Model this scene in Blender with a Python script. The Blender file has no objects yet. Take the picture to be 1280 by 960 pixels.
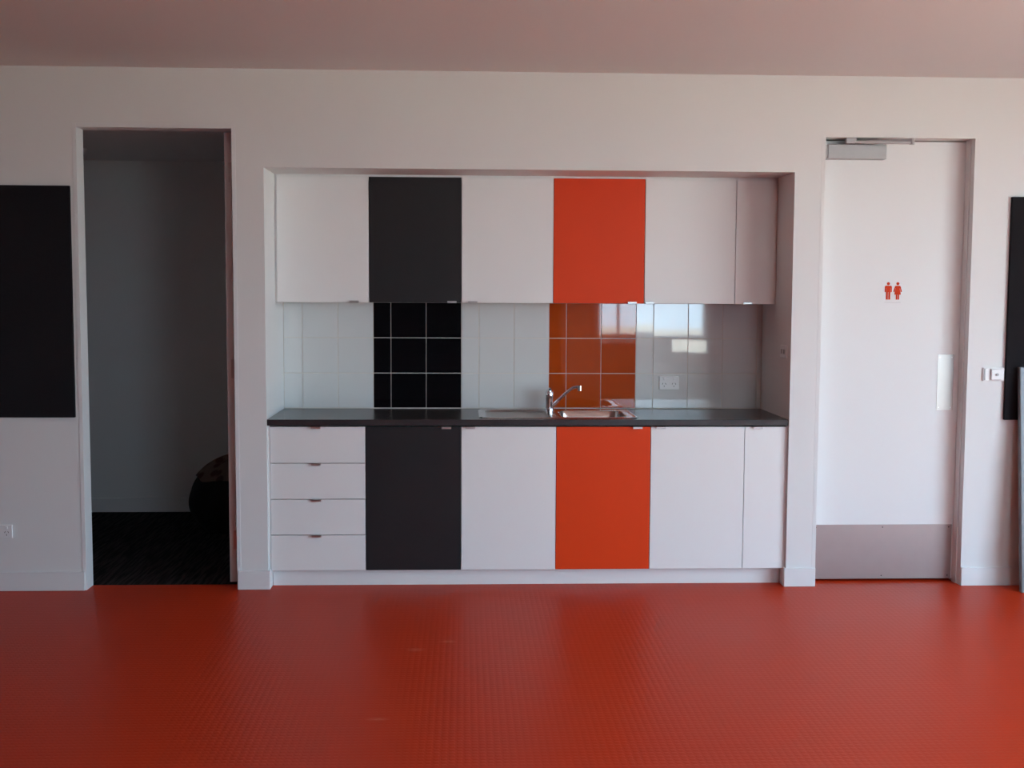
import bpy, bmesh, math, random
from mathutils import Vector, Matrix

random.seed(7)
S = bpy.context.scene
COL = S.collection

# ------------------------------------------------------------------ camera
cd = bpy.data.cameras.new('camera')
cam = bpy.data.objects.new('camera', cd)
COL.objects.link(cam)
S.camera = cam
CX, CY, CZ = 1.0111, -6.0953, 1.556
YAW, PITCH, ROLL, FPX = 0.0416, -0.0778, 0.0048, 1467.4
fw = Vector((math.sin(YAW) * math.cos(PITCH), math.cos(YAW) * math.cos(PITCH), math.sin(PITCH)))
r0 = Vector((math.cos(YAW), -math.sin(YAW), 0))
u0 = r0.cross(fw)
r1 = math.cos(ROLL) * r0 + math.sin(ROLL) * u0
u1 = -math.sin(ROLL) * r0 + math.cos(ROLL) * u0
cam.matrix_world = Matrix(((r1.x, u1.x, -fw.x, CX), (r1.y, u1.y, -fw.y, CY), (r1.z, u1.z, -fw.z, CZ), (0, 0, 0, 1)))
cd.sensor_width = 36.0
cd.lens = FPX / 1280 * 36.0
cd.clip_end = 200

# ------------------------------------------------------------------ sky, windows' daylight, exposure
W = bpy.data.worlds.new('sky')
S.world = W
W.use_nodes = True
bg = W.node_tree.nodes['Background']
# hazy daylight sky, a little paler and brighter towards the horizon
_n = W.node_tree.nodes; _l = W.node_tree.links.new
_tc = _n.new('ShaderNodeTexCoord'); _sx = _n.new('ShaderNodeSeparateXYZ'); _cr = _n.new('ShaderNodeValToRGB')
_l(_tc.outputs['Generated'], _sx.inputs[0]); _l(_sx.outputs['Z'], _cr.inputs['Fac']); _l(_cr.outputs['Color'], bg.inputs['Color'])
_cr.color_ramp.elements[0].position = 0.0; _cr.color_ramp.elements[0].color = (0.72, 0.94, 1.17, 1)
_cr.color_ramp.elements[1].position = 0.8; _cr.color_ramp.elements[1].color = (0.52, 0.81, 1.17, 1)
bg.inputs['Strength'].default_value = 1.0
sd = bpy.data.lights.new('sun', 'SUN')            # sun over the building: lights the paving outside, none enters the room
sd.energy = 3.6; sd.angle = math.radians(0.53); sd.color = (1.0, 0.90, 0.68)
sun = bpy.data.objects.new('sun', sd); COL.objects.link(sun)
sun.rotation_euler = Vector((0.25, -0.65, -0.72)).to_track_quat('-Z', 'Y').to_euler()
S.view_settings.view_transform = 'Standard'
S.view_settings.look = 'None'
S.view_settings.gamma = 1.0
S.view_settings.use_curve_mapping = False
S.view_settings.exposure = 3.4

# room dimensions (metres): the kitchen wall is the plane y = 0
XL, XR, YF, ZC = -8.5, 5.5, -8.6, 2.679
XRL, XRR, ZRT = -0.0075, 2.7298, 2.1857          # kitchen recess
D1L, D1R, D1T = -0.945, -0.168, 2.379            # open doorway
D2L, D2R, D2T = 2.888, 3.6765, 2.367             # toilet door
RW_Y0, RW_Y1, RW_Z0, RW_Z1 = -6.2, -1.4, 0.06, 2.42    # glazed doors in the right wall
FW_X0, FW_X1, FW_Z0, FW_Z1 = 2.80, 4.36, 0.95, 2.55    # window in the wall behind the camera

def portal(name, loc, sx, sy, rot):
    l = bpy.data.lights.new(name, 'AREA')
    l.shape = 'RECTANGLE'; l.size = sx; l.size_y = sy
    l.cycles.is_portal = True
    o = bpy.data.objects.new(name, l)
    o.location = loc; o.rotation_euler = rot
    COL.objects.link(o)
portal('daylight_portal', (XR + 0.16, (RW_Y0 + RW_Y1) / 2, (RW_Z0 + RW_Z1) / 2), RW_Z1 - RW_Z0, RW_Y1 - RW_Y0, (0, math.pi / 2, 0))
portal('daylight_portal', ((FW_X0 + FW_X1) / 2, YF - 0.16, (FW_Z0 + FW_Z1) / 2), FW_X1 - FW_X0, FW_Z1 - FW_Z0, (math.pi / 2, 0, 0))

# ------------------------------------------------------------------ materials
MATS = {}
def mat(name, col, rough=0.5, metal=0.0, spec=0.5, noise=None, bump=None, coat=0.0, aniso=0.0):
    m = bpy.data.materials.new(name); m.use_nodes = True
    nt = m.node_tree; b = nt.nodes['Principled BSDF']
    b.inputs['Base Color'].default_value = (*col, 1)
    b.inputs['Roughness'].default_value = rough
    b.inputs['Metallic'].default_value = metal
    b.inputs['Specular IOR Level'].default_value = spec
    b.inputs['Coat Weight'].default_value = coat
    b.inputs['Anisotropic'].default_value = aniso
    tc = nt.nodes.new('ShaderNodeTexCoord')
    if noise:
        sc, amt = noise
        n = nt.nodes.new('ShaderNodeTexNoise'); n.inputs['Scale'].default_value = sc; n.inputs['Detail'].default_value = 4
        nt.links.new(tc.outputs['Object'], n.inputs['Vector'])
        mx = nt.nodes.new('ShaderNodeMix'); mx.data_type = 'RGBA'
        mx.inputs['A'].default_value = (*[c * (1 - amt) for c in col], 1)
        mx.inputs['B'].default_value = (*[min(1, c * (1 + amt)) for c in col], 1)
        nt.links.new(n.outputs['Fac'], mx.inputs['Factor'])
        nt.links.new(mx.outputs['Result'], b.inputs['Base Color'])
    if bump:
        sc, st, dist = bump
        n = nt.nodes.new('ShaderNodeTexNoise'); n.inputs['Scale'].default_value = sc; n.inputs['Detail'].default_value = 3
        nt.links.new(tc.outputs['Object'], n.inputs['Vector'])
        bp = nt.nodes.new('ShaderNodeBump'); bp.inputs['Strength'].default_value = st; bp.inputs['Distance'].default_value = dist
        nt.links.new(n.outputs['Fac'], bp.inputs['Height'])
        nt.links.new(bp.outputs['Normal'], b.inputs['Normal'])
    MATS[name] = m
    return m

mat('wall_paint', (0.80, 0.795, 0.785), 0.6, spec=0.3, noise=(3, 0.012), bump=(260, 0.06, 0.002))
mat('dark_wall_paint', (0.16, 0.15, 0.15), 0.6, spec=0.3, noise=(3, 0.03))
mat('ceiling_paint', (0.80, 0.79, 0.78), 0.85, spec=0.2, noise=(2, 0.01))
mat('trim_paint', (0.80, 0.80, 0.80), 0.35, spec=0.4, noise=(5, 0.01))
mat('door_paint', (0.83, 0.83, 0.825), 0.45, spec=0.35, noise=(4, 0.01))
mat('white_laminate', (0.88, 0.875, 0.865), 0.42, spec=0.4, noise=(6, 0.008), bump=(500, 0.04, 0.001))
mat('charcoal_laminate', (0.021, 0.020, 0.022), 0.45, spec=0.3, noise=(6, 0.08), bump=(500, 0.05, 0.001))
mat('orange_laminate', (0.79, 0.058, 0.007), 0.42, spec=0.25, noise=(5, 0.03), bump=(500, 0.05, 0.001))
mat('bench_laminate', (0.036, 0.033, 0.035), 0.26, spec=0.65, noise=(90, 0.25), bump=(300, 0.05, 0.001))
mat('tile_white', (0.76, 0.765, 0.755), 0.03, spec=0.95, noise=(8, 0.01))
mat('tile_black', (0.004, 0.0035, 0.0045), 0.03, spec=0.2, noise=(8, 0.1))
mat('tile_orange', (0.46, 0.062, 0.006), 0.03, spec=0.8, noise=(8, 0.04))
mat('grout', (0.76, 0.71, 0.64), 0.85, spec=0.2, noise=(120, 0.06))
mat('steel', (0.60, 0.57, 0.55), 0.17, metal=1.0, noise=(40, 0.04))
mat('drainer_reflection_steel', (0.44, 0.39, 0.36), 0.30, metal=1.0, noise=(40, 0.05))  # darker copy of the sink steel, brownish reflection put into its base colour
mat('chrome', (0.80, 0.80, 0.82), 0.06, metal=1.0, noise=(30, 0.02))
mat('brushed_steel', (0.44, 0.40, 0.385), 0.42, metal=1.0, noise=(14, 0.05), aniso=0.6)
mat('aluminium', (0.66, 0.65, 0.64), 0.33, metal=1.0, noise=(60, 0.05))
mat('closer_silver', (0.42, 0.41, 0.41), 0.42, metal=0.35, noise=(50, 0.04))
mat('dark_plastic', (0.03, 0.03, 0.03), 0.5, noise=(40, 0.1))
mat('white_plastic', (0.84, 0.84, 0.84), 0.28, spec=0.5, noise=(30, 0.01))
mat('grey_plastic', (0.45, 0.44, 0.44), 0.4, noise=(30, 0.03))
mat('pinboard_felt', (0.017, 0.016, 0.018), 0.95, spec=0.1, noise=(220, 0.35), bump=(400, 0.4, 0.002))
mat('sign_red', (0.66, 0.050, 0.010), 0.7, spec=0.2, noise=(60, 0.03))
mat('sign_caption', (0.72, 0.72, 0.71), 0.5, noise=(200, 0.1))
mat('bag_fabric', (0.018, 0.018, 0.020), 0.9, spec=0.15, noise=(60, 0.3), bump=(120, 0.4, 0.004))
mat('frame_grey', (0.17, 0.17, 0.18), 0.4, metal=0.3, noise=(30, 0.05))
mat('panel_grey', (0.08, 0.075, 0.08), 0.5, noise=(12, 0.06))
mat('outdoor_paving', (0.49, 0.42, 0.34), 0.9, noise=(2, 0.15))
mat('curtain_cloth', (0.74, 0.66, 0.63), 0.9, spec=0.1, noise=(30, 0.04))

def patterned(name, c1, c2, scale):
    m = mat(name, c1, 0.9, spec=0.15)
    nt = m.node_tree; b = nt.nodes['Principled BSDF']
    v = nt.nodes.new('ShaderNodeTexVoronoi'); v.inputs['Scale'].default_value = scale
    tc = nt.nodes.new('ShaderNodeTexCoord'); nt.links.new(tc.outputs['Object'], v.inputs['Vector'])
    cr = nt.nodes.new('ShaderNodeValToRGB'); cr.color_ramp.elements[0].color = (*c1, 1); cr.color_ramp.elements[1].color = (*c2, 1)
    cr.color_ramp.elements[0].position = 0.35; cr.color_ramp.elements[1].position = 0.5
    nt.links.new(v.outputs['Distance'], cr.inputs['Fac']); nt.links.new(cr.outputs['Color'], b.inputs['Base Color'])
    return m
patterned('throw_fabric', (0.065, 0.026, 0.022), (0.14, 0.10, 0.08), 14)

def carpet():
    m = mat('carpet', (0.014, 0.013, 0.014), 0.98, spec=0.05)
    nt = m.node_tree; b = nt.nodes['Principled BSDF']
    tc = nt.nodes.new('ShaderNodeTexCoord'); mp = nt.nodes.new('ShaderNodeMapping')
    mp.inputs['Rotation'].default_value = (0, 0, 0.9); mp.inputs['Scale'].default_value = (60, 4, 1)
    nt.links.new(tc.outputs['Object'], mp.inputs['Vector'])
    n = nt.nodes.new('ShaderNodeTexNoise'); n.inputs['Scale'].default_value = 1.0; n.inputs['Detail'].default_value = 2
    nt.links.new(mp.outputs['Vector'], n.inputs['Vector'])
    cr = nt.nodes.new('ShaderNodeValToRGB')
    cr.color_ramp.elements[0].color = (0.010, 0.009, 0.010, 1); cr.color_ramp.elements[0].position = 0.42
    cr.color_ramp.elements[1].color = (0.046, 0.040, 0.039, 1); cr.color_ramp.elements[1].position = 0.62
    nt.links.new(n.outputs['Fac'], cr.inputs['Fac']); nt.links.new(cr.outputs['Color'], b.inputs['Base Color'])
carpet()

def rubber_floor():
    # studded orange-red rubber: rows of small round studs as fine relief
    m = mat('rubber_floor', (0.60, 0.058, 0.022), 0.34, spec=0.12)
    nt = m.node_tree; b = nt.nodes['Principled BSDF']; L = nt.links.new
    tc = nt.nodes.new('ShaderNodeTexCoord')
    mp = nt.nodes.new('ShaderNodeVectorMath'); mp.operation = 'SCALE'; mp.inputs['Scale'].default_value = 1 / 0.026
    L(tc.outputs['Object'], mp.inputs[0])
    fr = nt.nodes.new('ShaderNodeVectorMath'); fr.operation = 'FRACTION'; L(mp.outputs[0], fr.inputs[0])
    sb = nt.nodes.new('ShaderNodeVectorMath'); sb.operation = 'SUBTRACT'; sb.inputs[1].default_value = (0.5, 0.5, 0); L(fr.outputs[0], sb.inputs[0])
    ml = nt.nodes.new('ShaderNodeVectorMath'); ml.operation = 'MULTIPLY'; ml.inputs[1].default_value = (1, 1, 0); L(sb.outputs[0], ml.inputs[0])
    ln = nt.nodes.new('ShaderNodeVectorMath'); ln.operation = 'LENGTH'; L(ml.outputs[0], ln.inputs[0])
    mr = nt.nodes.new('ShaderNodeMapRange'); mr.interpolation_type = 'SMOOTHSTEP'
    mr.inputs['From Min'].default_value = 0.28; mr.inputs['From Max'].default_value = 0.44
    mr.inputs['To Min'].default_value = 1; mr.inputs['To Max'].default_value = 0
    L(ln.outputs['Value'], mr.inputs['Value'])
    bp = nt.nodes.new('ShaderNodeBump'); bp.inputs['Strength'].default_value = 0.25; bp.inputs['Distance'].default_value = 0.0012
    L(mr.outputs['Result'], bp.inputs['Height']); L(bp.outputs['Normal'], b.inputs['Normal'])
    n = nt.nodes.new('ShaderNodeTexNoise'); n.inputs['Scale'].default_value = 1.4; n.inputs['Detail'].default_value = 6
    L(tc.outputs['Object'], n.inputs['Vector'])
    mx = nt.nodes.new('ShaderNodeMix'); mx.data_type = 'RGBA'
    mx.inputs['A'].default_value = (0.52, 0.034, 0.006, 1); mx.inputs['B'].default_value = (0.57, 0.046, 0.010, 1)
    L(n.outputs['Fac'], mx.inputs['Factor'])
    col = mx.outputs['Result']                     # pale scuff marks worn into the rubber
    n2 = nt.nodes.new('ShaderNodeTexNoise'); n2.inputs['Scale'].default_value = 45; n2.inputs['Detail'].default_value = 3; L(tc.outputs['Object'], n2.inputs['Vector'])
    for (sx, sy, rx, ry) in ((0.806, -1.065, 0.05, 0.03), (0.945, -0.95, 0.045, 0.025), (0.70, -1.9, 0.05, 0.02)):
        a = nt.nodes.new('ShaderNodeVectorMath'); a.operation = 'SUBTRACT'; a.inputs[1].default_value = (sx, sy, 0); L(tc.outputs['Object'], a.inputs[0])
        d = nt.nodes.new('ShaderNodeVectorMath'); d.operation = 'MULTIPLY'; d.inputs[1].default_value = (1 / rx, 1 / ry, 0); L(a.outputs[0], d.inputs[0])
        e = nt.nodes.new('ShaderNodeVectorMath'); e.operation = 'LENGTH'; L(d.outputs[0], e.inputs[0])
        q = nt.nodes.new('ShaderNodeMapRange'); q.inputs['From Min'].default_value = 0.2; q.inputs['From Max'].default_value = 1.0; q.inputs['To Min'].default_value = 0.5; q.inputs['To Max'].default_value = 0.0; L(e.outputs['Value'], q.inputs['Value'])
        w = nt.nodes.new('ShaderNodeMath'); w.operation = 'MULTIPLY'; L(q.outputs['Result'], w.inputs[0]); L(n2.outputs['Fac'], w.inputs[1])
        x = nt.nodes.new('ShaderNodeMix'); x.data_type = 'RGBA'; x.inputs['B'].default_value = (0.75, 0.33, 0.22, 1)
        L(w.outputs[0], x.inputs['Factor']); L(col, x.inputs['A']); col = x.outputs['Result']
    L(col, b.inputs['Base Color'])
    r = nt.nodes.new('ShaderNodeMapRange'); r.inputs['To Min'].default_value = 0.36; r.inputs['To Max'].default_value = 0.46
    L(n.outputs['Fac'], r.inputs['Value']); L(r.outputs['Result'], b.inputs['Roughness'])
rubber_floor()

def glass():
    m = bpy.data.materials.new('window_glass'); m.use_nodes = True
    nt = m.node_tree; nt.nodes.clear()
    o = nt.nodes.new('ShaderNodeOutputMaterial'); t = nt.nodes.new('ShaderNodeBsdfTransparent'); g = nt.nodes.new('ShaderNodeBsdfGlossy')
    g.inputs['Roughness'].default_value = 0.0; t.inputs['Color'].default_value = (0.93, 0.96, 0.95, 1)
    x = nt.nodes.new('ShaderNodeMixShader'); x.inputs['Fac'].default_value = 0.06
    nt.links.new(t.outputs[0], x.inputs[1]); nt.links.new(g.outputs[0], x.inputs[2]); nt.links.new(x.outputs[0], o.inputs['Surface'])
    MATS['window_glass'] = m
glass()

# ------------------------------------------------------------------ helpers
class MB:
    """collects shapes (world coordinates) for ONE mesh object"""
    def __init__(s): s.bm = bmesh.new()
    def box(s, x0, x1, y0, y1, z0, z1, bevel=0.0, seg=2):
        b = bmesh.new()
        bmesh.ops.create_cube(b, size=1)
        for v in b.verts:
            v.co = Vector(((x0 + x1) / 2 + v.co.x * (x1 - x0), (y0 + y1) / 2 + v.co.y * (y1 - y0), (z0 + z1) / 2 + v.co.z * (z1 - z0)))
        if bevel: bmesh.ops.bevel(b, geom=b.edges[:], offset=bevel, segments=seg, affect='EDGES', profile=0.5)
        s.merge(b); return s
    def merge(s, b):
        me = bpy.data.meshes.new('t'); b.to_mesh(me); b.free(); s.bm.from_mesh(me); bpy.data.meshes.remove(me)
    def cyl(s, p, axis, r, h, seg=20, r2=None):
        b = bmesh.new()
        bmesh.ops.create_cone(b, cap_ends=True, segments=seg, radius1=r, radius2=r if r2 is None else r2, depth=h)
        q = Vector((0, 0, 1)).rotation_difference(Vector(axis)).to_matrix().to_4x4()
        bmesh.ops.transform(b, matrix=Matrix.Translation(Vector(p)) @ q @ Matrix.Translation((0, 0, h / 2)), verts=b.verts)
        s.merge(b); return s
    def lathe(s, c, prof, seg=28):
        rings = [[s.bm.verts.new((c[0] + r * math.cos(2 * math.pi * i / seg), c[1] + r * math.sin(2 * math.pi * i / seg), c[2] + z)) for i in range(seg)] for r, z in prof]
        for a, b in zip(rings, rings[1:]):
            for i in range(seg): s.bm.faces.new((a[i], a[(i + 1) % seg], b[(i + 1) % seg], b[i]))
        s.bm.faces.new(rings[0][::-1]); s.bm.faces.new(rings[-1]); return s
    def tube(s, pts, rads, seg=16):
        pts = [Vector(p) for p in pts]; rings = []
        for i, p in enumerate(pts):
            t = (pts[min(i + 1, len(pts) - 1)] - pts[max(i - 1, 0)]).normalized()
            a = t.cross(Vector((0, 1, 0.13))).normalized(); b = t.cross(a)
            r = rads[i] if isinstance(rads, (list, tuple)) else rads
            rings.append([s.bm.verts.new(p + r * (math.cos(2 * math.pi * k / seg) * a + math.sin(2 * math.pi * k / seg) * b)) for k in range(seg)])
        for a, b in zip(rings, rings[1:]):
            for i in range(seg): s.bm.faces.new((a[i], a[(i + 1) % seg], b[(i + 1) % seg], b[i]))
        s.bm.faces.new(rings[0][::-1]); s.bm.faces.new(rings[-1]); return s
    def prism(s, poly, y0, y1):          # polygon in x,z extruded along y
        a = [s.bm.verts.new((x, y0, z)) for x, z in poly]; b = [s.bm.verts.new((x, y1, z)) for x, z in poly]
        s.bm.faces.new(a); s.bm.faces.new(b[::-1]); n = len(poly)
        for i in range(n): s.bm.faces.new((a[i], b[i], b[(i + 1) % n], a[(i + 1) % n]))
        return s
    def build(s, name, material, parent=None, smooth=False, origin=None):
        bmesh.ops.recalc_face_normals(s.bm, faces=s.bm.faces[:])
        if parent is not None:
            off = world_loc(parent)
        else:
            if origin is None:
                vs = s.bm.verts
                xs = [v.co.x for v in vs]; ys = [v.co.y for v in vs]; zs = [v.co.z for v in vs]
                off = Vector(((min(xs) + max(xs)) / 2, (min(ys) + max(ys)) / 2, min(zs)))
            else: off = Vector(origin)
        for v in s.bm.verts: v.co -= off
        me = bpy.data.meshes.new(name); s.bm.to_mesh(me); s.bm.free()
        me.materials.append(MATS[material])
        if smooth:
            for p in me.polygons: p.use_smooth = True
            me.set_sharp_from_angle(angle=math.radians(40))
        o = bpy.data.objects.new(name, me); COL.objects.link(o)
        if parent is not None: o.parent = parent
        else: o.location = off
        return o

def world_loc(o):
    v = Vector((0, 0, 0))
    while o is not None: v += o.location; o = o.parent
    return v
def tag(o, label=None, cat=None, group=None, kind=None):
    if label: o['label'] = label
    if cat: o['category'] = cat
    if group: o['group'] = group
    if kind: o['kind'] = kind
    return o
def thing(name, loc, label, cat, group=None):
    o = bpy.data.objects.new(name, None); COL.objects.link(o); o.location = loc; o.empty_display_size = 0.05
    return tag(o, label, cat, group)
def struct(name, mb, m, label, cat, smooth=False):
    return tag(mb.build(name, m, smooth=smooth, origin=(0, 0, 0)), label, cat, kind='structure')

# ------------------------------------------------------------------ room shell
f = 0.020                                   # width of the flush door frames' faces
m = MB().box(XL - .15, XR + .15, YF - .15, 0.105, -0.1, 0).box(-0.06, XR + .15, 0.105, 2.3, -0.1, 0)
struct('floor', m, 'rubber_floor', 'orange-red studded rubber floor of the main room', 'floor')
m = MB().box(XL - .15, -0.06, 0.105, 2.3, -0.1, -0.001)
struct('floor_carpet', m, 'carpet', 'dark streaky carpet of the unlit room beyond the open doorway', 'floor')
m = MB().box(XL - .15, XR + .15, YF - .15, 0.1, ZC, ZC + .15)
struct('ceiling', m, 'ceiling_paint', 'plain white ceiling of the main room', 'ceiling')
m = MB().box(XL - .15, XR + .15, 0.1, 2.3, 2.45, ZC + .15)
struct('ceiling_store', m, 'ceiling_paint', 'low dim ceiling of the room beyond the open doorway', 'ceiling')

m = MB()
m.box(XL, D1L - f, 0, .1, 0, ZC).box(D1L - f, D1R + f, 0, .1, D1T + f, ZC).box(D1R + f, XRL, 0, .1, 0, ZC)
m.box(XRL, XRR, 0, .1, ZRT, ZC).box(XRR, D2L - f, 0, .1, 0, ZC).box(D2L - f, D2R + f, 0, .1, D2T + f, ZC).box(D2R + f, XR, 0, .1, 0, ZC)
struct('wall_back', m, 'wall_paint', 'white plaster wall with a doorway, kitchen recess and toilet door', 'wall')
struct('wall_recess_left', MB().box(XRL - .09, XRL, .1, .7, 0, ZRT + .05), 'wall_paint', 'white left side wall of the kitchen recess', 'wall')
struct('wall_recess_right', MB().box(XRR, XRR + .09, .1, .7, 0, ZRT + .05), 'wall_paint', 'shaded right side wall of the kitchen recess', 'wall')
struct('wall_recess_back', MB().box(XRL, XRR, .608, .7, 0, ZRT + .05), 'wall_paint', 'wall behind the kitchen cabinets and tiles', 'wall')
struct('ceiling_recess', MB().box(XRL, XRR, .1, .608, ZRT, ZRT + .05), 'wall_paint', 'low soffit of the kitchen recess above the wall cabinets', 'ceiling')
m = MB().box(XL - .15, XL, YF - .15, 2.3, 0, ZC)
struct('wall_left', m, 'wall_paint', 'white plaster side wall beyond the left edge', 'wall')
m = MB().box(XL, XR + .15, 2.2, 2.3, 0, 2.45)
struct('wall_store', m, 'wall_paint', 'dim white far wall seen through the open doorway', 'wall')
m = MB().box(-0.16, -0.10, .1, 2.2, 0, 2.45).box(-1.90, -1.80, .1, 2.2, 0, 2.45)
struct('wall_partition', m, 'wall_paint', 'white partition wall behind the open door leaf', 'wall')
m = MB()
m.box(XR, XR + .15, YF - .15, RW_Y0, 0, ZC).box(XR, XR + .15, RW_Y1, 2.2, 0, ZC).box(XR, XR + .15, RW_Y0, RW_Y1, RW_Z1, ZC).box(XR, XR + .15, RW_Y0, RW_Y1, 0, RW_Z0)
struct('wall_right', m, 'wall_paint', 'white side wall with glazed doors, beyond the right edge', 'wall')
m = MB()
m.box(XL, FW_X0, YF - .15, YF, 0, ZC).box(FW_X1, XR, YF - .15, YF, 0, ZC).box(FW_X0, 3.84, YF - .15, YF, 0, FW_Z0).box(3.84, FW_X1, YF - .15, YF, 0, .73).box(3.84, FW_X1, YF - .15, YF, .90, FW_Z0).box(FW_X0, FW_X1, YF - .15, YF, FW_Z1, ZC)
struct('wall_front', m, 'dark_wall_paint', 'dark painted wall with a window, behind the viewpoint', 'wall')
m = MB().box(-40, 60, -50, 40, -0.4, -0.12)
struct('ground', m, 'outdoor_paving', 'pale paving outside the windows', 'ground')

# glazed doors (right wall) and window (front wall)
win = tag(MB().box(XR + .02, XR + .10, RW_Y0, RW_Y0 + .06, RW_Z0, RW_Z1, .004).box(XR + .02, XR + .10, RW_Y1 - .06, RW_Y1, RW_Z0, RW_Z1, .004)
          .box(XR + .02, XR + .10, RW_Y0 + .06, RW_Y1 - .06, RW_Z1 - .06, RW_Z1, .004).box(XR + .02, XR + .10, RW_Y0 + .06, RW_Y1 - .06, RW_Z0, RW_Z0 + .06, .004)
          .build('window_1', 'aluminium', origin=(0, 0, 0)), 'aluminium framed glazed doors in the right wall', 'window', kind='structure')
n = 4
for i in range(n):
    w = (RW_Y1 - RW_Y0 - .12) / n; y = RW_Y0 + .06 + i * w
    MB().box(XR + .055, XR + .063, y + .02, y + w - .02, RW_Z0 + .06, RW_Z1 - .06).build('pane', 'window_glass', win)
    if i: MB().box(XR + .03, XR + .09, y - .03, y + .03, RW_Z0 + .06, RW_Z1 - .06, .004).build('mullion', 'aluminium', win)
win = tag(MB().box(FW_X0, FW_X0 + .05, YF - .1, YF - .03, FW_Z0, FW_Z1, .004).box(FW_X1 - .05, FW_X1, YF - .1, YF - .03, FW_Z0, FW_Z1, .004)
          .box(FW_X0 + .05, FW_X1 - .05, YF - .1, YF - .03, FW_Z1 - .05, FW_Z1, .004).box(FW_X0 + .05, FW_X1 - .05, YF - .1, YF - .03, FW_Z0, FW_Z0 + .05, .004)
          .build('window_2', 'aluminium', origin=(0, 0, 0)), 'aluminium framed window in the wall behind the viewpoint', 'window', kind='structure')
MB().box(FW_X0 + .05, FW_X1 - .05, YF - .068, YF - .062, FW_Z0 + .05, FW_Z1 - .05).build('pane', 'window_glass', win)
MB().box(3.84, FW_X1, YF - .068, YF - .062, .73, .90).build('pane', 'window_glass', win)
MB().box(3.13, 3.17, YF - .09, YF - .04, FW_Z0 + .05, FW_Z1 - .05, .004).build('mullion', 'aluminium', win)
MB().box(FW_X0 - .05, FW_X1 + .05, YF - .02, YF + .08, FW_Z0 - .035, FW_Z0, .004).build('window_sill', 'trim_paint', win)
m = MB(); N = 60; ring = []
for k in range(N + 1):
    x = FW_X0 - .45 + .50 * k / N; y = YF + .12 + .035 * math.sin(k * 0.9) + .012 * math.sin(k * 2.3)
    ring.append((m.bm.verts.new((x, y, .25)), m.bm.verts.new((x, y, 2.59)), m.bm.verts.new((x, y + .004, .25)), m.bm.verts.new((x, y + .004, 2.59))))
for a, b in zip(ring, ring[1:]):
    m.bm.faces.new((a[0], b[0], b[1], a[1])); m.bm.faces.new((a[2], a[3], b[3], b[2]))
    m.bm.faces.new((a[1], b[1], b[3], a[3])); m.bm.faces.new((a[0], a[2], b[2], b[0]))
cur = thing('curtain', (FW_X0 - .2, YF + .12, .25), 'pale gathered curtain hanging at the window behind the viewpoint', 'curtain')
m.build('cloth', 'curtain_cloth', cur, smooth=True)
MB().tube([(FW_X0 - .5, YF + .12, 2.60), (FW_X1 + .2, YF + .12, 2.60)], .012).build('curtain_rod', 'aluminium', cur)

# skirting boards
def skirt(name, segs, label):
    m = MB()
    for s in segs: m.box(*s, 0, .100, .003)
    struct(name, m, 'trim_paint', label, 'skirting')
skirt('baseboard_left', [(XL, D1L - .006, -.012, -.0021)], 'white skirting board left of the open doorway')
skirt('baseboard_pier', [(D1R + .004, XRL + .012, -.012, -.0021), (XRL, XRL + .012, 0, .078)], 'white skirting board on the pier left of the kitchen')
skirt('baseboard_door', [(XRR - .012, D2L - .001, -.012, -.0007), (XRR - .012, XRR, 0, .078)], 'white skirting board on the pier between kitchen and toilet door')
skirt('baseboard_right', [(D2R + .001, XR, -.012, -.0007)], 'white skirting board right of the toilet door')
skirt('baseboard_store', [(XL, -.17, 2.188, 2.2)], 'dim white skirting board of the room beyond the doorway')

# ------------------------------------------------------------------ doors
def hinge(parent, x, y, z):
    MB().cyl((x, y, z - .05), (0, 0, 1), .007, .10, 12).box(x - .026, x, y + .002, y + .005, z - .05, z + .05).build('hinge', 'aluminium', parent, smooth=True)
d1 = bpy.data.objects.new('door_1', None); COL.objects.link(d1); d1.location = (D1R - .02, .12, 0)
tag(d1, 'open door leaf and flush white frame of the dark doorway on the left', 'door', kind='structure')
MB().box(D1L - f, D1L, -.002, .108, 0, D1T + f, .0008).box(D1R, D1R + f, -.002, .108, 0, D1T + f, .0008).box(D1L, D1R, -.002, .108, D1T, D1T + f, .0008).build('door_frame', 'trim_paint', d1)
MB().box(D1R - .060, D1R - .024, .112, .112 + .76, .012, D1T - .004, .002).build('door_leaf', 'door_paint', d1)
for z in (.24, 1.15, 2.17): hinge(d1, D1R - .012, .106, z)

d2 = bpy.data.objects.new('door_2', None); COL.objects.link(d2); d2.location = ((D2L + D2R) / 2, .12, 0)
tag(d2, 'closed white toilet door with steel kick plate and overhead closer', 'door', kind='structure')
MB().box(D2L - f, D2L, -.0006, .146, 0, D2T + f, .0004).box(D2R, D2R + f, -.0006, .146, 0, D2T + f, .0004).box(D2L, D2R, -.0006, .146, D2T, D2T + f, .0004) \
    .box(D2R - .006, D2R, .045, .098, 0, D2T, .001).box(D2L, D2L + .006, .045, .098, 0, D2T, .001).build('door_frame', 'wall_paint', d2)
MB().box(D2L + .003, D2R - .003, .100, .140, .014, D2T - .006, .0015).build('door_leaf', 'door_paint', d2)
kp = MB().box(D2L + .008, D2R - .012, .0985, .0999, .0145, .312, .0006, 1).build('kick_plate', 'brushed_steel', d2)
for sx in (D2L + .03, (D2L + D2R) / 2, D2R - .03):
    for sz in (.032, .298): MB().cyl((sx, .0985, sz), (0, -1, 0), .0035, .001, 10).build('screw', 'dark_plastic', kp)
pp = MB().box(3.556, 3.645, .0985, .0999, .935, 1.235, .0006, 1).build('push_plate', 'brushed_steel', d2)
for sz in (.95, 1.22):
    for sx in (3.568, 3.633): MB().cyl((sx, .0985, sz), (0, -1, 0), .003, .001, 10).build('screw', 'aluminium', pp)
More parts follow.
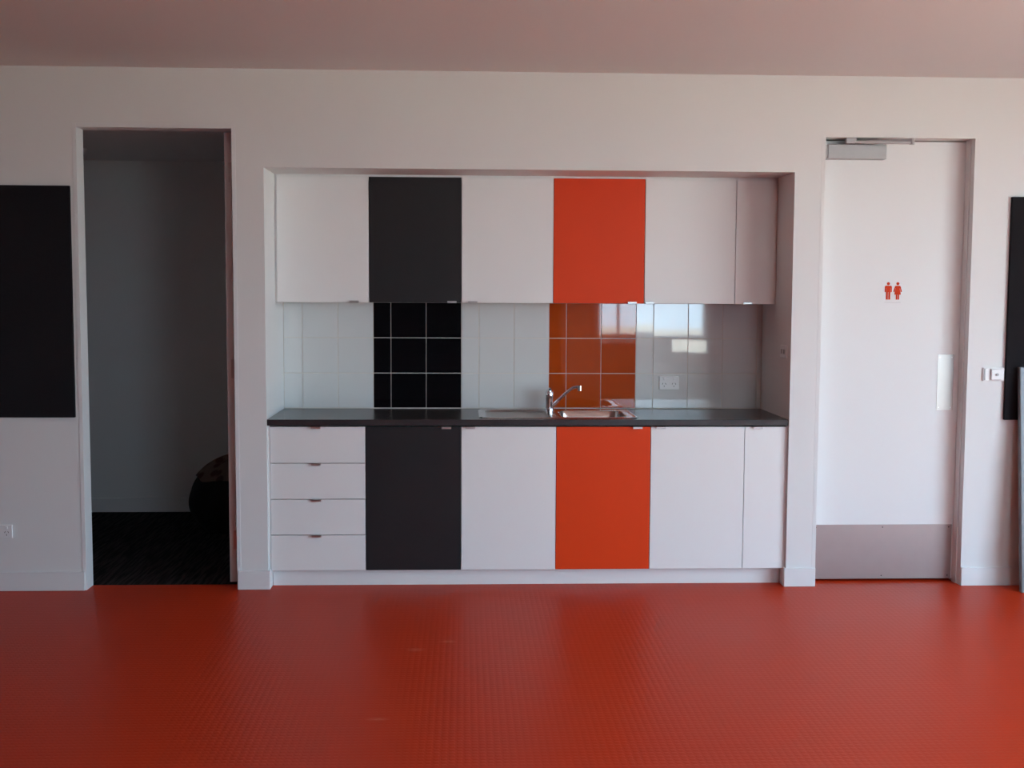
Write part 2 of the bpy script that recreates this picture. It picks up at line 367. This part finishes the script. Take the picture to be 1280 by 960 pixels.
cl = MB().box(2.915, 3.226, .045, .0995, 2.262, 2.338, .004).build('door_closer', 'closer_silver', d2)
MB().box(2.899, 2.915, .050, .0990, 2.264, 2.334, .003).build('end_cap', 'grey_plastic', cl)
MB().cyl((3.05, .072, 2.338), (0, 0, 1), .016, .018, 18).build('spindle', 'dark_plastic', cl, smooth=True)
def bar(a, b, w, h):
    a, b = Vector(a), Vector(b); d = (b - a).normalized(); s = d.cross(Vector((0, 0, 1))).normalized() * w / 2; u = Vector((0, 0, h / 2))
    m = MB(); vs = [m.bm.verts.new(p + sx * s + sz * u) for p in (a, b) for sx in (-1, 1) for sz in (-1, 1)]
    for q in ((0, 1, 3, 2), (4, 6, 7, 5), (0, 4, 5, 1), (2, 3, 7, 6), (0, 2, 6, 4), (1, 5, 7, 3)): m.bm.faces.new([vs[i] for i in q])
    bmesh.ops.bevel(m.bm, geom=m.bm.edges[:], offset=.0015, segments=1, affect='EDGES')
    return m
bar((3.03, .072, 2.350), (3.330, -.052, 2.350), .026, .014).build('arm', 'closer_silver', cl)
bar((3.322, -.050, 2.335), (3.02, .030, 2.347), .022, .013).build('arm', 'aluminium', cl)
MB().cyl((3.322, -.050, 2.327), (0, 0, 1), .013, .031, 16).build('elbow', 'grey_plastic', cl, smooth=True)
MB().box(3.00, 3.055, .012, .045, 2.338, D2T, .003).build('bracket', 'closer_silver', cl)

# toilet pictograms
sg = thing('toilet_sign', (3.30, .0995, 1.53), 'small red man and woman pictograms on the white toilet door', 'sign')
def disc(cx, cz, r, n=18): return [(cx + r * math.cos(2 * math.pi * i / n), cz + r * math.sin(2 * math.pi * i / n)) for i in range(n)]
ya, yb_ = .0978, .0999
k = .094
cx, cz = 3.2755, 1.528
m = MB().prism(disc(cx, cz + .90 * k, .085 * k), ya, yb_)
m.prism([(cx - 0.160 * k, cz + .78 * k), (cx + 0.160 * k, cz + .78 * k), (cx + 0.202 * k, cz + .72 * k), (cx + 0.202 * k, cz + .42 * k), (cx + 0.143 * k, cz + .42 * k), (cx + 0.143 * k, cz + .66 * k), (cx + 0.118 * k, cz + .66 * k),
         (cx + 0.118 * k, cz), (cx + 0.017 * k, cz), (cx + 0.017 * k, cz + .42 * k), (cx - 0.017 * k, cz + .42 * k), (cx - 0.017 * k, cz), (cx - 0.118 * k, cz), (cx - 0.118 * k, cz + .66 * k), (cx - 0.143 * k, cz + .66 * k), (cx - 0.143 * k, cz + .42 * k), (cx - 0.202 * k, cz + .42 * k), (cx - 0.202 * k, cz + .72 * k)], ya, yb_)
tag(m.build('man_pictogram', 'sign_red', sg), 'red standing man pictogram')
cx = 3.3265
m = MB().prism(disc(cx, cz + .90 * k, .085 * k), ya, yb_)
m.prism([(cx - 0.126 * k, cz + .78 * k), (cx + 0.126 * k, cz + .78 * k), (cx + 0.168 * k, cz + .73 * k), (cx + 0.244 * k, cz + .45 * k), (cx + 0.185 * k, cz + .42 * k), (cx + 0.126 * k, cz + .64 * k), (cx + 0.109 * k, cz + .64 * k), (cx + 0.185 * k, cz + .28 * k),
         (cx + 0.092 * k, cz + .28 * k), (cx + 0.092 * k, cz), (cx + 0.017 * k, cz), (cx + 0.017 * k, cz + .28 * k), (cx - 0.017 * k, cz + .28 * k), (cx - 0.017 * k, cz), (cx - 0.092 * k, cz), (cx - 0.092 * k, cz + .28 * k), (cx - 0.185 * k, cz + .28 * k),
         (cx - 0.109 * k, cz + .64 * k), (cx - 0.126 * k, cz + .64 * k), (cx - 0.185 * k, cz + .42 * k), (cx - 0.244 * k, cz + .45 * k), (cx - 0.168 * k, cz + .73 * k)], ya, yb_)
tag(m.build('woman_pictogram', 'sign_red', sg), 'red woman pictogram in a dress')
m = MB().box(3.256, 3.344, .0990, .0999, 1.5105, 1.5155, .0004, 1)
tag(m.build('caption_strip', 'sign_caption', sg), 'faint grey line beneath the pictograms')

# ------------------------------------------------------------------ kitchen
YD, YU, YT = .0225, .3154, .600
ZB0, ZB1, ZBT = .0932, .853, .8925
ZU0, ZU1 = 1.4987, 2.1735
g = .0015
def pull(parent, x, zedge, yface, up):
    # bent aluminium lip: a tab lying on the door edge with a short return over the face
    s = 1 if up else -1
    m = MB().box(x - .025, x + .025, yface - .014, yface + .016, min(zedge, zedge + s * .0025), max(zedge, zedge + s * .0025), .0006, 1)
    m.box(x - .025, x + .025, yface - .014, yface - .0115, min(zedge + s * .0025, zedge - s * .010), max(zedge + s * .0025, zedge - s * .010), .0006, 1)
    m.build('pull', 'aluminium', parent)
def carcass(root, x0, x1, y0, y1, z0, z1, rails=False):
    t = .016
    m = MB().box(x0, x0 + t, y0, y1, z0, z1).box(x1 - t, x1, y0, y1, z0, z1).box(x0 + t, x1 - t, y0, y1, z0, z0 + t).box(x0 + t, x1 - t, y1 - .01, y1, z0 + t, z1 - t)
    if rails: m.box(x0 + t, x1 - t, y0, y0 + .055, z1 - t, z1).box(x0 + t, x1 - t, y1 - .08, y1 - .01, z1 - t, z1)
    else: m.box(x0 + t, x1 - t, y0, y1, z1 - t, z1)
    m.build('body', 'white_laminate', root)
def unit(name, x0, x1, lower, doors, label, group=None):
    z0, z1 = (ZB0, ZB1) if lower else (ZU0, ZU1); y = YD if lower else YU; yb = .585 if lower else .60
    t = thing(name, ((x0 + x1) / 2, yb, z0), label, 'cabinet')
    carcass(t, x0 + .0006, x1 - .0006, y + .0205, yb, z0 + .002, z1 - .001, rails=lower)
    for (a, b, mt, hx, lb) in doors:
        d = MB().box(a + g, b - g, y, y + .018, z0, z1, .0012).build('door', mt, t)
        tag(d, lb)
        if hx is not None: pull(d, hx, z1 if lower else z0, y, lower)
    return t
XE = 2.7215
# drawer unit
t = thing('drawer_cabinet', (.25, .585, ZB0), 'white base cabinet of four drawers at the left end of the bench', 'cabinet')
carcass(t, .0043, .4994, YD + .0205, .585, ZB0 + .002, ZB1 - .001)
dz = (ZB1 - ZB0) / 4
for i in range(4):
    z0 = ZB0 + i * dz
    d = MB().box(.0037 + g, .5 - g, YD, YD + .018, z0 + .0004, z0 + dz - (.0030 if i < 3 else 0), .0012).build('drawer', 'white_laminate', t)
    pull(d, .2445, z0 + dz - (.0030 if i < 3 else 0), YD, True)
unit('base_cabinet', .5, 1.5, True, [(.5, 1.0, 'charcoal_laminate', .923, 'charcoal cabinet door'), (1.0, 1.5, 'white_laminate', 1.0486, 'white cabinet door')], 'base cabinet with one charcoal and one white door beside the drawers')
unit('base_cabinet', 1.5, 2.5, True, [(1.5, 2.0, 'orange_laminate', 1.9293, 'orange cabinet door'), (2.0, 2.5, 'white_laminate', 2.0523, 'white cabinet door')], 'base cabinet with one orange and one white door under the sink end')
unit('base_cabinet', 2.5, XE, True, [(2.5, XE, 'white_laminate', 2.5678, None)], 'narrow white base cabinet at the right end of the bench')
unit('wall_cabinet', .0037, .5, False, [(.0037, .5, 'white_laminate', .4203, None)], 'white single-door wall cabinet at the left end above the tiles')
unit('wall_cabinet', .5, 1.5, False, [(.5, 1.0, 'charcoal_laminate', .9489, 'charcoal cabinet door'), (1.0, 1.5, 'white_laminate', 1.062, 'white cabinet door')], 'wall cabinet with one charcoal and one white door above the black tiles')
unit('wall_cabinet', 1.5, 2.5, False, [(1.5, 2.0, 'orange_laminate', 1.9334, 'orange cabinet door'), (2.0, 2.5, 'white_laminate', 2.0303, 'white cabinet door')], 'wall cabinet with one orange and one white door above the orange tiles')
unit('wall_cabinet', 2.5, XE, False, [(2.5, XE, 'white_laminate', 2.57, None)], 'narrow white wall cabinet at the right end of the recess')
# scribe strips round the wall cabinets
struct('trim_2', MB().box(XRL + .0005, .0034, YD + .003, YD + .02, ZB0, ZB1 + .006).box(XE + .0004, XRR - .0005, YD + .003, YD + .02, ZB0, ZB1 + .006), 'white_laminate', 'narrow white filler strips beside the base cabinets', 'trim')
m = MB().box(XRL, XRR, YU + .010, YU + .028, ZU1 + .0005, ZRT).box(XRL, .0030, YU + .010, YU + .028, ZU0, ZU1).box(XE + .0005, XRR, YU + .010, YU + .028, ZU0, ZU1)
struct('trim_1', m, 'white_laminate', 'narrow white filler strip above the wall cabinets', 'trim')
m = MB().box(XRL + .0125, XRR - .0125, .080, .096, 0, ZB0 - .001, .001)
tag(m.build('kickboard', 'white_laminate'), 'long white kickboard under the base cabinets', 'kickboard')

# worktop with a cut-out for the sink
SX0, SX1, SY0, SY1 = 1.095, 1.945, .065, .545
c = .018
m = MB()
x0, x1 = XRL + .001, XRR - .001
m.box(x0, SX0 + c, .012, YT - .0005, .8615, ZBT).box(SX1 - c, x1, .012, YT - .0005, .8615, ZBT).box(SX0 + c, SX1 - c, .012, SY0 + c, .8615, ZBT).box(SX0 + c, SX1 - c, SY1 - c, YT - .0005, .8615, ZBT)
m.box(x0, x1, .008, .012, .8615, ZBT, .001, 1)
wt = tag(m.build('worktop', 'bench_laminate'), 'long dark charcoal laminate worktop across the kitchen recess', 'worktop')

# sink: pressed steel, drainer on the left and bowl on the right
sk = thing('sink', ((SX0 + SX1) / 2, (SY0 + SY1) / 2, ZBT), 'stainless steel sink with drainer set into the dark worktop', 'sink')
XM = 1.50
def sd_rr(x, y, ax, bx, ay, by, r):
    px = abs(x - (ax + bx) / 2) - (bx - ax) / 2 + r; py = abs(y - (ay + by) / 2) - (by - ay) / 2 + r
    return math.hypot(max(px, 0), max(py, 0)) + min(max(px, py), 0) - r
def sm(t): t = max(0, min(1, t)); return t * t * (3 - 2 * t)
def sink_h(x, y):
    d = -sd_rr(x, y, SX0, SX1, SY0, SY1, .06)
    h = .0005 + .0045 * sm(d / .006) - .003 * sm((d - .012) / .010)
    db = -sd_rr(x, y, 1.535, 1.895, .110, .470, .07)
    h -= .150 * sm(db / .030)
    dd = -sd_rr(x, y, 1.130, 1.470, .100, .510, .06)
    if dd > 0:
        h -= .012 * sm(dd / .012) + .002 * sm((dd - .02) / .02) * (0.5 + 0.5 * math.sin((y - .11) / .030 * 2 * math.pi))
    return ZBT + h
def sink_part(name, mt, test, step=.005):
    m = MB(); nx = round((SX1 - SX0) / step); ny = round((SY1 - SY0) / step); V = {}
    def vert(i, j):
        if (i, j) not in V:
            x = SX0 + (SX1 - SX0) * i / nx; y = SY0 + (SY1 - SY0) * j / ny
            V[i, j] = m.bm.verts.new((x, y, sink_h(x, y)))
        return V[i, j]
    for i in range(nx):
        for j in range(ny):
            x = SX0 + (SX1 - SX0) * (i + .5) / nx; y = SY0 + (SY1 - SY0) * (j + .5) / ny
            if sd_rr(x, y, SX0, SX1, SY0, SY1, .06) < 0 and test(x, y): m.bm.faces.new((vert(i, j), vert(i + 1, j), vert(i + 1, j + 1), vert(i, j + 1)))
    o = m.build(name, mt, sk)
    for p in o.data.polygons: p.use_smooth = True
    return o
in_d = lambda x, y: sd_rr(x, y, 1.130, 1.470, .100, .510, .06) < 0
in_b = lambda x, y: sd_rr(x, y, 1.535, 1.895, .110, .470, .07) < 0
sink_part('drainer', 'drainer_reflection_steel', in_d); sink_part('bowl', 'steel', in_b); sink_part('rim', 'steel', lambda x, y: not in_d(x, y) and not in_b(x, y))
MB().lathe((1.715, .29, ZBT - .1475), [(.0, 0), (.043, 0), (.045, .003), (.036, .004), (.030, .001), (.001, .001)]).build('drain', 'chrome', sk, smooth=True)

# mixer tap
TX, TY = 1.499, .515
tp = thing('mixer_tap', (TX, TY, ZBT + .002), 'chrome mixer tap with raised spout behind the sink', 'tap')
z = ZBT + .002
MB().lathe((TX, TY, z), [(.001, 0), (.027, 0), (.027, .006), (.023, .010), (.0225, .060), (.024, .062), (.024, .085), (.0235, .098), (.017, .113), (.006, .119), (.001, .1195)]).build('body', 'chrome', tp, smooth=True)
MB().tube([(TX, TY - .004, z + .105), (TX - .002, TY - .035, z + .116), (TX - .004, TY - .075, z + .124), (TX - .005, TY - .105, z + .124)], [.011, .009, .008, .006], 12).build('lever', 'chrome', tp, smooth=True)
sp = [(TX + .012, TY - .004, z + .022), (TX + .030, TY - .010, z + .034), (TX + .060, TY - .022, z + .066), (TX + .092, TY - .036, z + .100), (TX + .115, TY - .046, z + .120), (TX + .135, TY - .055, z + .132), (TX + .152, TY - .062, z + .136), (TX + .163, TY - .067, z + .134)]
MB().tube(sp, [.013, .011, .0095, .009, .009, .009, .009, .009], 14).build('spout', 'chrome', tp, smooth=True)
MB().cyl((TX + .164, TY - .067, z + .113), (0, 0, 1), .0125, .030, 18).build('nozzle', 'chrome', tp, smooth=True)

# tiled splashback: every tile its own piece, laid very slightly uneven
sb = thing('splashback', ((XRL + XRR) / 2, .608, ZBT), 'glossy tiled splashback of white, black and orange tiles', 'splashback')
MB().box(XRL, XRR, .6030, .608, ZBT - .001, ZU0).build('grout', 'grout', sb)
edges = [XRL + .001, .1, .3, .5, .6, .8, 1.0, 1.1, 1.3, 1.5, 1.6, 1.8, 2.0, 2.1, 2.3, 2.5, 2.7, XRR - .001]
rows = [ZBT + .003, ZBT + .2025, ZBT + .4035, ZBT + .6045]
cache = {}
for j in range(3):
    for a, b in zip(edges, edges[1:]):
        gr = .0018
        w, h = b - a - 2 * gr, rows[j + 1] - rows[j] - 2 * gr
        xm = (a + b) / 2
        mt = 'tile_black' if .5 < xm < 1.0 else 'tile_orange' if 1.5 < xm < 2.0 else 'tile_white'
        key = (round(w, 4), round(h, 4), mt)
        if key not in cache:
            mb = MB().box(-w / 2, w / 2, 0, .0062, -h / 2, h / 2, .0009, 2)
            me = bpy.data.meshes.new('tile'); mb.bm.to_mesh(me); mb.bm.free(); me.materials.append(MATS[mt]); cache[key] = me
        o = bpy.data.objects.new('tile', cache[key]); COL.objects.link(o); o.parent = sb
        o.location = Vector((xm, YT, (rows[j] + rows[j + 1]) / 2)) - sb.location
        o.rotation_euler = (random.uniform(-.0022, .0022), 0, random.uniform(-.0022, .0022))

# ------------------------------------------------------------------ sockets and switches
def outlet(x0, x1, z0, z1, y, label, n=2):
    t = thing('power_outlet', ((x0 + x1) / 2, y, z0), label, 'outlet')
    MB().box(x0, x1, y - .009, y, z0, z1, .0025).build('plate', 'white_plastic', t)
    w = (x1 - x0) / n
    for i in range(n):
        xc = x0 + w * (i + .5)
        zs = z0 + (z1 - z0) * .38
        for dx, a in ((-.0085, .5), (.0085, -.5)):
            b = MB(); b.box(-.0012, .0012, -.0098, -.0088, -.005, .005)
            bmesh.ops.rotate(b.bm, verts=b.bm.verts, cent=(0, 0, 0), matrix=Matrix.Rotation(a, 3, 'Y'))
            bmesh.ops.translate(b.bm, verts=b.bm.verts, vec=(xc + dx, y, zs + .005)); b.build('slot', 'dark_plastic', t)
        MB().box(xc - .0012, xc + .0012, y - .0098, y - .0088, zs - .014, zs - .005).build('slot', 'dark_plastic', t)
        MB().box(xc - .006, xc + .006, y - .013, y - .0085, z1 - .020, z1 - .007, .001).build('rocker', 'white_plastic', t)
    return t
outlet(2.137, 2.2495, 1.003, 1.080, YT + .0005, 'white double power outlet on the white tiles right of the sink')
outlet(-1.430, -1.3155, .279, .347, 0, 'white power outlet low on the wall left of the doorway')
t = thing('light_switch', (3.815, 0, 1.10), 'bright white switch plate on the wall right of the toilet door', 'switch')
MB().box(3.757, 3.872, -.010, 0, 1.101, 1.171, .003).build('plate', 'white_plastic', t)
MB().box(3.796, 3.858, -.022, -.009, 1.106, 1.166, .006, 3).build('cover', 'white_plastic', t)
MB().cyl((3.828, -.022, 1.136), (0, -1, 0), .007, .006, 16).build('button', 'grey_plastic', t, smooth=True)
MB().box(3.762, 3.770, -.0125, -.0095, 1.106, 1.166, .001).build('rocker', 'grey_plastic', t)
t = thing('light_switch', (XRR, .124, 1.218), 'small switch plate on the shaded side wall of the recess', 'switch')
MB().box(XRR - .008, XRR, .067, .182, 1.213, 1.282, .0025).build('plate', 'white_plastic', t)
for yy in (.100, .148): MB().box(XRR - .0115, XRR - .0075, yy - .007, yy + .007, 1.236, 1.260, .001).build('rocker', 'grey_plastic', t)

# ------------------------------------------------------------------ pinboards
m = MB().box(-2.90, -.979, -.020, -.0005, .9057, 2.0835, .003)
tag(m.build('pinboard', 'pinboard_felt'), 'black felt pinboard on the wall left of the open doorway', 'pinboard')
m = MB().box(3.876, 5.30, -.020, -.0005, .895, 2.067, .003)
tag(m.build('pinboard', 'pinboard_felt'), 'dark felt pinboard at the right edge beyond the toilet door', 'pinboard')

# panel leaning at the right edge
pn = thing('leaning_panel', (4.565, -.17, 0), 'grey panel leaning on the wall below the right pinboard', 'panel')
pn.rotation_euler = (-math.atan2(.115, 1.18), 0, 0)
MB().box(3.950, 5.165, -.163, -.147, .02, 1.165, .002).build('sheet', 'panel_grey', pn)
MB().box(3.932, 3.960, -.170, -.140, 0, 1.185, .005).box(5.155, 5.183, -.170, -.140, 0, 1.185, .005).box(3.960, 5.155, -.170, -.140, 1.157, 1.185, .005).box(3.960, 5.155, -.170, -.140, 0, .028, .005).build('edge_frame', 'frame_grey', pn)

# ------------------------------------------------------------------ things in the dark room
def blob(cx, cy, rx, ry, h, seed, zlo, zhi, grow=0.0):
    rnd = random.Random(seed); ph = [rnd.uniform(0, 6.28) for _ in range(8)]
    m = MB(); nu, nv = 40, 22; rows_ = []
    for j in range(nv + 1):
        v = zlo + (zhi - zlo) * j / nv               # 0 floor .. 1 top
        prof = math.sin(math.pi * (0.16 + 0.84 * v)) ** 0.55 if v < 1 else 0.001
        row = []
        for i in range(nu):
            a = 2 * math.pi * i / nu
            wob = 1 + .05 * math.sin(3 * a + ph[0] + 4 * v) + .03 * math.sin(7 * a + ph[1] - 6 * v) + .02 * math.sin(11 * a + ph[2])
            rr = max(prof, .001) * wob
            row.append(m.bm.verts.new((cx + (rx + grow) * rr * math.cos(a), cy + (ry + grow) * rr * math.sin(a), (h + grow) * v + .015 * math.sin(5 * a + ph[3]) * v)))
        rows_.append(row)
    for a, b in zip(rows_, rows_[1:]):
        for i in range(nu): m.bm.faces.new((a[i], a[(i + 1) % nu], b[(i + 1) % nu], b[i]))
    m.bm.faces.new(rows_[0][::-1]); m.bm.faces.new(rows_[-1])
    return m
bb = thing('bean_bag', (-.50, 1.62, 0), 'dark slumped bean bag with a brown patterned cover in the dark room', 'bean bag')
blob(-.50, 1.62, .27, .30, .46, 3, 0, 1).build('bag', 'bag_fabric', bb, smooth=True)
blob(-.49, 1.62, .27, .30, .46, 3, .72, 1, .02).build('cover', 'throw_fabric', bb, smooth=True)
t = thing('smoke_detector', (-1.42, 1.53, 2.45), 'small pale detector on the ceiling of the dark room', 'detector')
MB().lathe((-1.42, 1.53, 2.412), [(.012, 0), (.030, .002), (.042, .012), (.050, .024), (.050, .038)]).build('housing', 'white_plastic', t, smooth=True)
